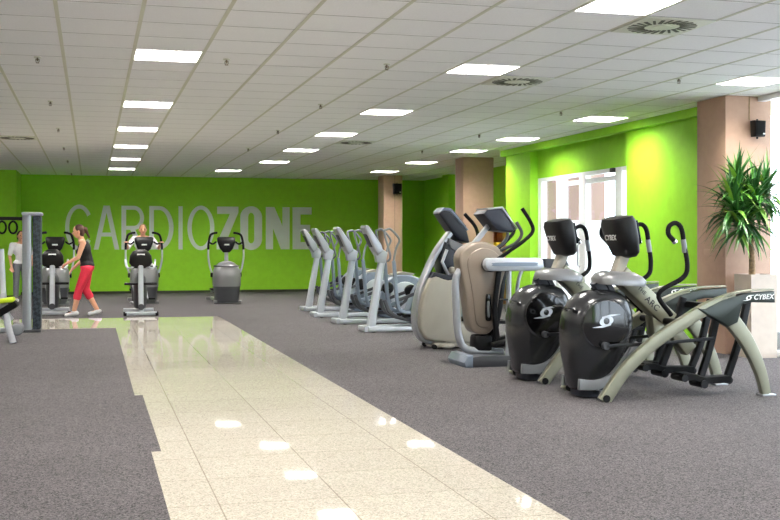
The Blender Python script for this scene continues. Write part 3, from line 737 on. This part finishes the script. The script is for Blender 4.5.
# ---------------------------------------------------------------- upright ellipticals facing the room
def rear_elliptical(loc, label):
    t = thing('elliptical_trainer', label, 'cardio machine', loc, 0, 'graphite elliptical trainers along the back wall')
    b = MB(); b.loft([(0, .1, .03, .25, .28, 3.5), (0, .1, .12, .255, .29, 3.2), (0, .1, .25, .265, .29, 3), (0, .1, .36, .28, .29, 3), (0, .1, .43, .285, .29, 3)], 36); bo = b.build('lower_housing', 'dark_grey', t, smooth=50)
    u = MB(); u.loft([(0, .09, .36, .287, .295, 3), (0, .09, .55, .295, .3, 2.8), (0, .09, .7, .28, .285, 2.8), (0, .1, .8, .235, .24, 2.5), (0, .1, .86, .16, .17, 2.3), (0, .1, .895, .07, .08, 2)], 36); u.build('upper_housing', 'cap_grey', t, smooth=50)
    MB().tube([(.27*math.cos(a), .1+.27*math.sin(a), .79) for a in [2*PI*k/40 for k in range(41)]], .012, 8, False).build('seam_ring', 'dark_grey', t)
    MB().bar([V(-.29, -.05, .035), V(.29, -.05, .035)], .06, .12, (0, 0, 1)).build('front_foot', 'cap_grey', t)
    for s in (-1, 1): MB().bar([V(s*.16, .2, .05), V(s*.16, 1.45, .05)], .06, .08, (0, 0, 1)).build('base_rail', 'cap_grey', t)
    MB().bar([V(-.3, 1.45, .04), V(.3, 1.45, .04)], .06, .08, (0, 0, 1)).build('rear_foot', 'cap_grey', t)
    MB().bar([V(0, .12, .85), V(0, .16, 1.12)], .075, .075, (1, 0, 0)).build('console_mast', 'silver', t)
    c = MB(); c.loft([(0, .14, 1.08, .07, .05, 3), (0, .13, 1.16, .14, .07, 3), (0, .15, 1.3, .19, .075, 3.4), (0, .17, 1.38, .195, .07, 3.4), (0, .18, 1.41, .17, .05, 3)], 32); co = c.build('console', 'black_plastic', t, smooth=50)
    MB().box((0, .235, 1.3), (.3, .012, .16), .004).build('screen', 'screen', co)
    MB().box((0, .068, 1.245), (.11, .012, .03), .004).build('badge', 'white_print', co)
    for s in (-1, 1):
        lo = smoothpts([(s*.29, .2, .62), (s*.34, .2, .76), (s*.375, .2, .98), (s*.375, .22, 1.16)], 5)
        a = MB().tube(lo, .02, 10).build('swing_arm', 'silver_white', t)
        hi = smoothpts([(s*.375, .22, 1.14), (s*.37, .22, 1.26), (s*.33, .25, 1.44), (s*.25, .3, 1.49), (s*.18, .34, 1.5)], 5)
        MB().tube(hi, .024, 10).build('grip', 'black_rubber', a)
        MB().tube(smoothpts([(s*.36, .22, 1.3), (s*.28, .24, 1.26), (s*.2, .24, 1.31)], 5), .018, 10).build('inner_grip', 'black_rubber', a)
        MB().cyl((s*.3, .2, .6), .05, .06, 'X', 18, .01).build('pivot', 'black_plastic', t)
        MB().bar([V(s*.2, .3, .3), V(s*.2, 1.2, .2)], .05, .05, (1, 0, 0)).build('pedal_arm', 'dark_grey', t)
        MB().box((s*.2, .75, .275), (.15, .38, .04), .01).build('pedal', 'black_rubber', t)
    return t
R1 = rear_elliptical((2.77, 23.45, 0), 'graphite elliptical trainer standing alone below the letters Z and O')
dup(R1, (1.06, 23.6, 0), 'graphite elliptical trainer with a person exercising on it')
dup(R1, (-.74, 23.7, 0), 'graphite elliptical trainer half hidden behind the exercise bike by the cable tower')

def bike(loc, label):
    t = thing('exercise_bike', label, 'exercise bike', loc, 0, 'exercise bikes facing the walkway')
    b = MB(); b.bar([V(-.27, 0, .045), V(.27, 0, .045)], .06, .07, (0, 0, 1)); bo = b.build('front_base_bar', 'silver_white', t)
    for s in (-1, 1): MB().cyl((s*.27, 0, .04), .04, .06, 'X', 18, .01).build('end_cap', 'black_rubber', bo)
    MB().bar([V(0, .02, .06), V(0, .1, .55), V(0, .16, 1.0)], .09, .1, (1, 0, 0), .5).build('front_post', 'silver_white', t)
    MB().cyl((0, -.035, .16), .055, .04, 'Y', 24, .01).build('post_cap', 'dark_grey', t)
    sh = MB(); sh.loft([(0, .17, .86, .15, .06, 3), (0, .16, .93, .2, .09, 3), (0, .16, 1.05, .19, .11, 2.8), (0, .17, 1.13, .14, .1, 2.6), (0, .18, 1.17, .07, .06, 2.2)], 32); so = sh.build('console', 'black_plastic', t, smooth=50)
    MB().box((0, .062, 1.075), (.13, .012, .03), .003).build('badge', 'white_print', so)
    for s in (-1, 1):
        MB().tube(smoothpts([(s*.06, .18, .92), (s*.17, .14, .84), (s*.24, .2, .86), (s*.26, .35, .98)], 5), .018, 10).build('handlebar', 'silver_white', t)
        cr = MB().bar([V(s*.11, .4, .42), V(s*.13, .38-s*.1, .42-s*.13)], .02, .035, (1, 0, 0)).build('crank', 'silver', t)
        MB().box((s*.2, .38-s*.1, .42-s*.13), (.12, .09, .03), .008).build('pedal', 'black_rubber', cr)
    MB().tube([(-.28, .16, .56), (.28, .16, .56)], .022, 12).build('cross_bar', 'black_plastic', t)
    dh = MB(); dh.loft([(0, .5, .12, .1, .3, 2.6), (0, .48, .3, .12, .34, 2.6), (0, .48, .5, .12, .33, 2.6), (0, .5, .66, .1, .26, 2.4), (0, .52, .74, .05, .14, 2)], 32); dh.build('drive_housing', 'dark_grey', t, smooth=50)
    MB().bar([V(0, .72, .4), V(0, .82, .82)], .06, .06, (1, 0, 0)).build('seat_post', 'silver', t)
    st = MB(); st.loft([(0, .84, .82, .12, .15, 2.4), (0, .84, .88, .13, .16, 2.4), (0, .84, .91, .1, .13, 2.2)], 28); st.build('seat', 'black_rubber', t, smooth=50)
    MB().bar([V(0, .0, .06), V(0, 1.1, .06)], .08, .06, (0, 0, 1)).build('base_beam', 'silver_white', t)
    MB().bar([V(-.27, 1.1, .045), V(.27, 1.1, .045)], .06, .07, (0, 0, 1)).build('rear_base_bar', 'silver_white', t)
    return t
B1 = bike((.83, 19.75, 0), 'exercise bike with white front post standing before the occupied elliptical')
dup(B1, (-.68, 20.3, 0), 'exercise bike with white front post next to the dark cable tower')

# ---------------------------------------------------------------- strength corner
t = thing('cable_tower', 'tall silver and dark perforated weight tower at the carpet edge', 'weight machine', (-.9, 16.6, 0))
MB().bar([V(0, 0, .0), V(0, 0, 1.68)], .125, .13, (1, 0, 0), .4).build('silver_post', 'silver', t)
MB().box((.135, .16, .855), (.115, .4, 1.63), .02).build('weight_shroud', 'perforated', t)
MB().box((.07, .13, 1.7), (.28, .5, .045), .02).build('top_cap', 'silver_white', t)
MB().box((.07, .13, .02), (.25, .42, .04), .01).build('base_plate', 'dark_grey', t)
MB().bar([V(-.05, 0, 1.63), V(-1.3, 0, 1.63)], .05, .05, (0, 0, 1)).build('top_bar', 'black_plastic', t)
MB().bar([V(-1.3, 0, 0), V(-1.3, 0, 1.68)], .12, .12, (1, 0, 0), .4).build('side_post', 'silver', t)
MB().bar([V(-1.3, 0, .04), V(0, 0, .04)], .06, .06, (0, 0, 1)).build('floor_rail', 'silver', t)
for i, (x, lab) in enumerate(((-.19, 'black strap loop hanging beside the silver tower post'), (-.34, 'black strap loop hanging farther out under the top bar'))):
    h = thing('hanging_strap', lab, 'strap', (-.9+x, 16.6, 1.603), 0, 'black strap loops under the tower bar')
    MB().tube([(.055*math.cos(a), 0, -.1+.085*math.sin(a)) for a in [2*PI*k/28 for k in range(29)]], .014, 8, False).build('loop', 'black_rubber', h)
    MB().tube([(0, 0, 0), (0, 0, -.02)], .01, 8).build('clip', 'dark_grey', h)
t = thing('weight_bench', 'silver framed bench with lime green pad in front of the cable tower', 'weight bench', (-1.12, 14.95, 0))
MB().bar(smoothpts([(.0, 0, .62), (.05, -.05, .42), (.09, -.1, .2), (.15, -.15, .0)], 5), .085, .1, (1, 0, 0), .4).build('front_leg', 'silver', t)
MB().bar([V(-.9, .1, .38), V(.08, 0, .38)], .06, .06, (0, 0, 1)).build('frame_beam', 'silver', t)
MB().bar([V(-.85, .1, .0), V(-.85, .1, .4)], .07, .07, (1, 0, 0)).build('rear_leg', 'silver', t)
MB().box((-.2, 0, .52), (.72, .34, .06), .022, (0, -.1, 0)).build('seat_pad', 'lime_vinyl', t)
MB().box((.06, .02, .43), (.3, .3, .09), .025, (0, -.55, 0)).build('leg_pad', 'black_rubber', t)
MB().bar([V(.02, .25, .3), V(-.03, .3, 1.2)], .07, .07, (1, 0, 0), .4).build('upright', 'silver_white', t)
MB().bar([V(-.1, .3, .5), V(-.22, .35, 1.15)], .14, .08, (1, 0, 0), .4).build('back_pad', 'black_rubber', t)
MB().bar([V(.12, .1, .28), V(-.12, .1, .6), V(-.3, .1, .9)], .05, .06, (0, 1, 0)).build('lever_arm', 'silver', t)
MB().cyl((.19, .05, .17), .08, .3, 'Y', 28, .02).build('roller_pad', 'mid_grey', t)
MB().bar([V(.08, .05, .17), V(.19, .05, .17)], .03, .03, (0, 1, 0)).build('roller_axle', 'silver', t)

# ---------------------------------------------------------------- storage rack in the alcove
t = thing('storage_rack', 'wooden storage rack with yellow mats in the alcove behind the pillar', 'rack', (8.5, 22.3, 0))
fr = MB()
for s in (-1, 1): fr.box((0, s*.68, 1.0), (.4, .04, 2.0), .004)
fr.box((.19, 0, 1.0), (.02, 1.36, 2.0)); fr.build('frame', 'wood', t)
for z in (.1, .6, 1.1, 1.55, 1.98): MB().box((-.01, 0, z), (.38, 1.318, .03), .003).build('shelf', 'wood', t)
names = ['lowest', 'second', 'third', 'top']
first = None
for zi, z in enumerate((.615, 1.115, 1.565)):
    for k in range(5):
        lab = 'yellow rolled mat on the %s mat shelf of the alcove rack' % ('lower', 'middle', 'upper')[zi]
        if first is None:
            b = MB().cyl((0, 0, .09), .088, .34, 'X', 28, .008); first = b.build('rolled_mat', 'yellow_foam', None, (8.48, 22.3-.5+k*.25, z)); tag(first, lab, 'mat', 'yellow rolled mats on the %s shelf' % 'lower')
        else:
            o = first.copy(); COL.objects.link(o); o.location = (8.48, 22.3-.5+k*.25, z); o['label'] = lab; o['group'] = 'yellow rolled mats on the %s shelf' % ('lower', 'middle', 'upper')[zi]
o = MB().ell((0, 0, .17), (.17, .17, .17), None, 28).build('exercise_ball', 'orange_rubber', None, (8.5, 22.0, .115)); tag(o, 'orange exercise ball on the bottom shelf of the alcove rack', 'ball')

# ---------------------------------------------------------------- potted yucca
t = thing('potted_yucca', 'tall yucca with long green leaves in a square cream planter by the pillar', 'potted plant', (7.215, 10.88, 0))
p = MB(); bm = bmesh.new(); bmesh.ops.create_cube(bm, size=1)
for v in bm.verts: v.co = V(v.co.x*(.335 if v.co.z > 0 else .325), v.co.y*(.335 if v.co.z > 0 else .325), .465+v.co.z*.93)
tf = [f for f in bm.faces if f.normal.z > .9]
r = bmesh.ops.inset_region(bm, faces=tf, thickness=.025)
for v in tf[0].verts: v.co.z -= .04
p.add(bm); po = p.build('planter', 'planter', t, smooth=20)
MB().box((0, 0, .885), (.27, .27, .03)).build('soil', 'soil', po)
tk = MB(); tk.tube(smoothpts([(-.07, -.03, .88), (-.065, -.03, 1.05), (-.075, -.03, 1.2), (-.08, -.02, 1.42), (-.1, 0, 1.7)], 6), [.04, .041, .037, .039, .035, .038, .034, .037, .034, .036, .033, .035, .032, .034, .031, .033, .03, .032, .03, .031, .029, .03, .028, .028, .026], 14)
for q in ([(-.08, -.02, 1.4), (-.18, -.06, 1.55), (-.32, -.08, 1.66)], [(-.09, -.01, 1.5), (-.0, -.05, 1.68), (.05, -.08, 1.86)], [(-.1, 0, 1.6), (-.18, .02, 1.85), (-.21, .03, 2.0)]):
    tk.tube(smoothpts(q, 5), .022, 10)
tk.build('trunk', 'bark', t)
def blade(bm, base, d, L, w, droop):
    d = d.normalized(); side = d.cross(V(0, 0, 1))
    if side.length < .1: side = V(1, 0, 0)
    side.normalize(); pts = []; n = 7; p = base.copy(); dd = d.copy()
    for k in range(n+1):
        u = k/n; hw = w*(.45+.55*math.sin(PI*min(1, u*1.25+.1)))*(1 if u < .55 else max(.02, 1-((u-.55)/.45)**1.6))
        nrm = side.cross(dd).normalized()
        pts.append((bm.verts.new(p-side*hw+nrm*hw*.35), bm.verts.new(p), bm.verts.new(p+side*hw+nrm*hw*.35)))
        p = p+dd*(L/n); dd = (dd+V(0, 0, -droop/n)).normalized()
    for k in range(n):
        for j in (0, 1): bm.faces.new((pts[k][j], pts[k][j+1], pts[k+1][j+1], pts[k+1][j]))
for (cx, cy, cz, nb, sc) in ((-.34, -.08, 1.7, 62, .95), (.06, -.09, 1.88, 54, .9), (-.22, .02, 1.96, 50, .85), (-.12, -.04, 1.6, 66, 1.05), (-.1, -.14, 1.8, 44, .9), (-.3, -.12, 1.52, 40, .8)):
    m = MB(); bm = bmesh.new()
    for k in range(nb):
        u = (k+.5)/nb; el = math.radians(86-125*u+random.uniform(-8, 8)); az = k*2.39996+random.uniform(-.3, .3)
        d = V(math.cos(az)*math.cos(el), math.sin(az)*math.cos(el), math.sin(el))
        blade(bm, V(cx, cy, cz-.12*u)+d*.02, d, sc*random.uniform(.38, .6), random.uniform(.022, .032), random.uniform(.5, 1.4))
    for v in bm.verts:                                    # leaves bend away from the pillar and window behind them
        if v.co.y > .08: v.co.y = .08+.2*math.tanh((v.co.y-.08)/.2)
        if v.co.x > .0: v.co.x = .21*math.tanh(v.co.x/.21)
    m.add(bm); m.build('foliage', 'leaf', t, smooth=0)

# ---------------------------------------------------------------- people
def hand(pr, w, d, up, s=1.):
    """palm and five bent fingers from wrist w along d"""
    d = d.normalized(); side = d.cross(up).normalized(); nn = side.cross(d).normalized()
    pr.append(('c', w, .026, w+d*.05, .022)); pr.append(('c', w+d*.03+side*.016, .017, w+d*.08+side*.022, .015)); pr.append(('c', w+d*.03-side*.016, .017, w+d*.08-side*.022, .015))
    for k, (off, ln) in enumerate(((-.03, .062), (-.01, .075), (.01, .07), (.03, .055))):
        a = w+d*.082+side*off; m_ = a+d*ln*.5-nn*.008; e = m_+d*ln*.4-nn*.028
        pr += [('c', a, .0095, m_, .009), ('c', m_, .009, e, .008)]
    a = w+d*.03+side*s*.03; pr += [('c', a, .012, a+d*.035+side*s*.025, .0105), ('c', a+d*.035+side*s*.025, .0105, a+d*.065+side*s*.02-nn*.015, .009)]

def person(loc, rz, label, J, top, top_mat, legs_to, leg_mat, hair, long_sleeves=False, female=False, hair_bun=False, sleeve=1.):
    """J: joints in local metres, the figure faces -Y"""
    t = thing('person', label, 'person', loc, rz)
    g = {k: Vector(v) for k, v in J.items()}
    hd, nk, ch, pv = g['head'], g['neck'], g['chest'], g['pelvis']
    fw = g.get('face', V(0, -1, 0)).normalized(); rt = fw.cross(V(0, 0, 1)).normalized(); up = rt.cross(fw)
    zrot = math.atan2(fw.x, -fw.y)
    pr = [('e', hd+up*.015, (.074, .09, .108), (0, 0, zrot)), ('e', hd-up*.045+fw*.015, (.055, .068, .062), (0, 0, zrot)), ('c', hd-up*.06-fw*.02, .05, nk, .054)]
    pr += [('c', hd+fw*.085+up*.012, .01, hd+fw*.103-up*.02, .014)]                                  # nose
    for s in (-1, 1): pr.append(('e', hd+rt*s*.076-fw*.005, (.012, .02, .03), (0, 0, zrot)))             # ears
    sw = (g['shl']-g['shr']).length/2
    pr += [('e', ch, (sw*.92, .105, .16)), ('c', ch-V(0, 0, .02), .1, pv+V(0, 0, .06), .1), ('e', pv, (.155, .11, .11)), ('c', nk-V(0, 0, .03), .06, ch+V(0, 0, .06), .09)]
    if female:
        for s in (-1, 1): pr.append(('e', ch+rt*s*.07+fw*.08-V(0, 0, .03), (.06, .05, .055)))
    for s in 'lr':
        S, E_, W, Hh, K, A = (g[k+s] for k in ('sh', 'el', 'wr', 'hp', 'kn', 'an'))
        pr += [('c', nk-V(0, 0, .04), .05, S, .052), ('c', S, .052, E_, .037), ('c', E_, .037, W, .026)]
        hand(pr, W+(W-E_).normalized()*.015, (W-E_), V(0, 0, 1) if abs((W-E_).normalized().z) < .8 else -fw, 1 if s == 'l' else -1)
        pr += [('c', Hh, .085, K, .055), ('c', K, .053, K.lerp(A, .35), .055), ('c', K.lerp(A, .35), .055, A, .037)]
        ff = g.get('ft'+s, fw); pr.append(('c', A-V(0, 0, .035), .036, A+ff*.1-V(0, 0, .045), .03))
    body = blob(pr, .0075).build('body', 'skin', t, smooth=80)
    for s in (-1, 1): MB().ell(hd+fw*.086+rt*s*.032+up*.018, (.011, .008, .008), (0, 0, zrot), 10).build('eye', 'eye', body)
    MB().ell(hd+fw*.082-up*.048, (.024, .01, .008), (0, 0, zrot), 10).build('mouth', 'lips', body)
    hp = [('e', hd+up*.035-fw*.02, (.083, .094, .1), (0, 0, zrot)), ('e', hd-fw*.05-up*.02, (.072, .055, .085), (0, 0, zrot))]
    if hair_bun: hp += [('e', hd-fw*.12+up*.03, (.045, .045, .045)), ('c', hd-fw*.13+up*.02, .03, hd-fw*.17-up*.12, .018)]
    hb = blob(hp, .01)
    for v in hb.bm.verts:
        q = v.co-hd
        if q.dot(fw) > .045 and q.dot(up) < .075: v.co -= fw*(q.dot(fw)-.045)
    hb.build('hair', hair, t, smooth=80)
    e = .013
    tp = [('e', ch, (sw*.92+e, .105+e, .16)), ('c', ch-V(0, 0, .02), .1+e, pv+V(0, 0, .06), .1+e), ('e', pv+V(0, 0, .03), (.155+e, .11+e, .1))]
    if female:
        for s in (-1, 1): tp.append(('e', ch+rt*s*.07+fw*.08-V(0, 0, .03), (.06+e, .05+e, .055+e)))
    for s in 'lr':
        S, E_ = g['sh'+s], g['el'+s]
        if sleeve: tp += [('c', ch+V(0, 0, .11), .06, S, .052+e), ('c', S, .052+e, S.lerp(E_, sleeve), .055)]
        else: tp += [('c', ch+V(0, 0, .06), .07, (nk-V(0, 0, .06)).lerp(S, .55), .045)]
    blob(tp, .01).build(top, top_mat, t, smooth=80)
    lp = [('e', pv, (.155+e, .11+e, .11+e))]
    for s in 'lr':
        Hh, K, A = g['hp'+s], g['kn'+s], g['an'+s]
        if legs_to <= 1: lp.append(('c', Hh, .085+e, Hh.lerp(K, legs_to), .06+e+.02*(1-legs_to)))
        else: lp += [('c', Hh, .085+e, K, .057+e), ('c', K, .056+e, K.lerp(A, .35), .057+e), ('c', K.lerp(A, .35), .057+e, K.lerp(A, legs_to-1), .045+e)]
    blob(lp, .01).build('trousers' if legs_to > 1.2 else 'shorts', leg_mat, t, smooth=80)
    for s in 'lr':
        A = g['an'+s]; ff = g.get('ft'+s, fw); so = [('c', A-V(0, 0, .04)-ff*.04, .042, A+ff*.13-V(0, 0, .055), .036), ('e', A-V(0, 0, .02), (.045, .045, .035))]
        blob(so, .009).build('shoe', 'white_cloth', t, smooth=80)
    return t

# woman striding towards the machines on the near side of the back wall (faces -X after rotation)
WJ = dict(head=(0, -.1, 1.475), face=(0, -1, -.12), neck=(0, -.05, 1.345), chest=(0, .0, 1.17), pelvis=(0, .05, .86),
          shl=(.17, -.02, 1.28), shr=(-.17, -.02, 1.28), ell=(.21, -.1, 1.03), elr=(-.22, .02, 1.03), wrl=(.16, -.25, .95), wrr=(-.2, -.16, .86),
          hpl=(.09, .05, .83), hpr=(-.09, .05, .83), knl=(.1, -.09, .47), knr=(-.1, .02, .47), anl=(.1, -.17, .095), anr=(-.1, .22, .105))
person((-.13, 20.0, .0), -PI/2, 'woman in black top and red capri trousers walking past the bikes', WJ, 'top', 'black_cloth', 1.35, 'red_cloth', 'hair_brown', female=True, hair_bun=True, sleeve=0)
MJ = dict(head=(0, -.02, 1.5), neck=(0, 0, 1.37), chest=(0, 0, 1.19), pelvis=(0, 0, .86), face=(0, -1, 0),
          shl=(.19, 0, 1.3), shr=(-.19, 0, 1.3), ell=(.24, .02, 1.05), elr=(-.24, .02, 1.05), wrl=(.2, -.18, .93), wrr=(-.23, -.08, .82),
          hpl=(.09, 0, .83), hpr=(-.09, 0, .83), knl=(.1, -.01, .47), knr=(-.1, -.01, .47), anl=(.1, .02, .095), anr=(-.1, .02, .095))
PM = person((-1.5, 25.2, 0), .35, 'person in white t-shirt and grey trousers standing behind the cable tower', MJ, 'shirt', 'white_cloth', 1.92, 'grey_cloth', 'hair_dark', sleeve=.8)
PM.scale = (.95,)*3
EJ = dict(head=(0, -.04, 1.56), neck=(0, 0, 1.44), chest=(0, .02, 1.26), pelvis=(0, .06, .95), face=(0, -1, 0),
          shl=(.19, 0, 1.37), shr=(-.19, 0, 1.37), ell=(.33, -.12, 1.17), elr=(-.33, -.12, 1.17), wrl=(.36, -.4, 1.27), wrr=(-.36, -.4, 1.27),
          hpl=(.1, .06, .92), hpr=(-.1, .06, .92), knl=(.17, -.02, .62), knr=(-.17, .05, .6), anl=(.2, .06, .385), anr=(-.2, .06, .385))
person((1.06, 24.33, 0), 0, 'person in white shirt exercising on the middle graphite elliptical', EJ, 'shirt', 'white_cloth', 1.9, 'denim', 'hair_light', sleeve=.9)

# ---------------------------------------------------------------- world and camera
w = bpy.data.worlds.new('World'); scene.world = w; w.use_nodes = True
bg = w.node_tree.nodes['Background']; bg.inputs[0].default_value = (.76, .88, 1, 1); bg.inputs[1].default_value = 4.2
cam = bpy.data.cameras.new('Camera'); cam.sensor_width = 36; cam.lens = 1100/780*36; cam.shift_y = -17/780; cam.clip_end = 200
co = bpy.data.objects.new('Camera', cam); COL.objects.link(co); scene.camera = co
co.location = (0, 0, CAMH); co.rotation_euler = (PI/2, 0, -math.atan(298/1100))
vs = scene.view_settings; vs.view_transform = 'Standard'; vs.look = 'None'; vs.exposure = 0.7; vs.gamma = 1; vs.use_curve_mapping = False
scene.cycles.max_bounces = 10; scene.cycles.diffuse_bounces = 6; scene.cycles.glossy_bounces = 4
scene.cycles.sample_clamp_indirect = 8
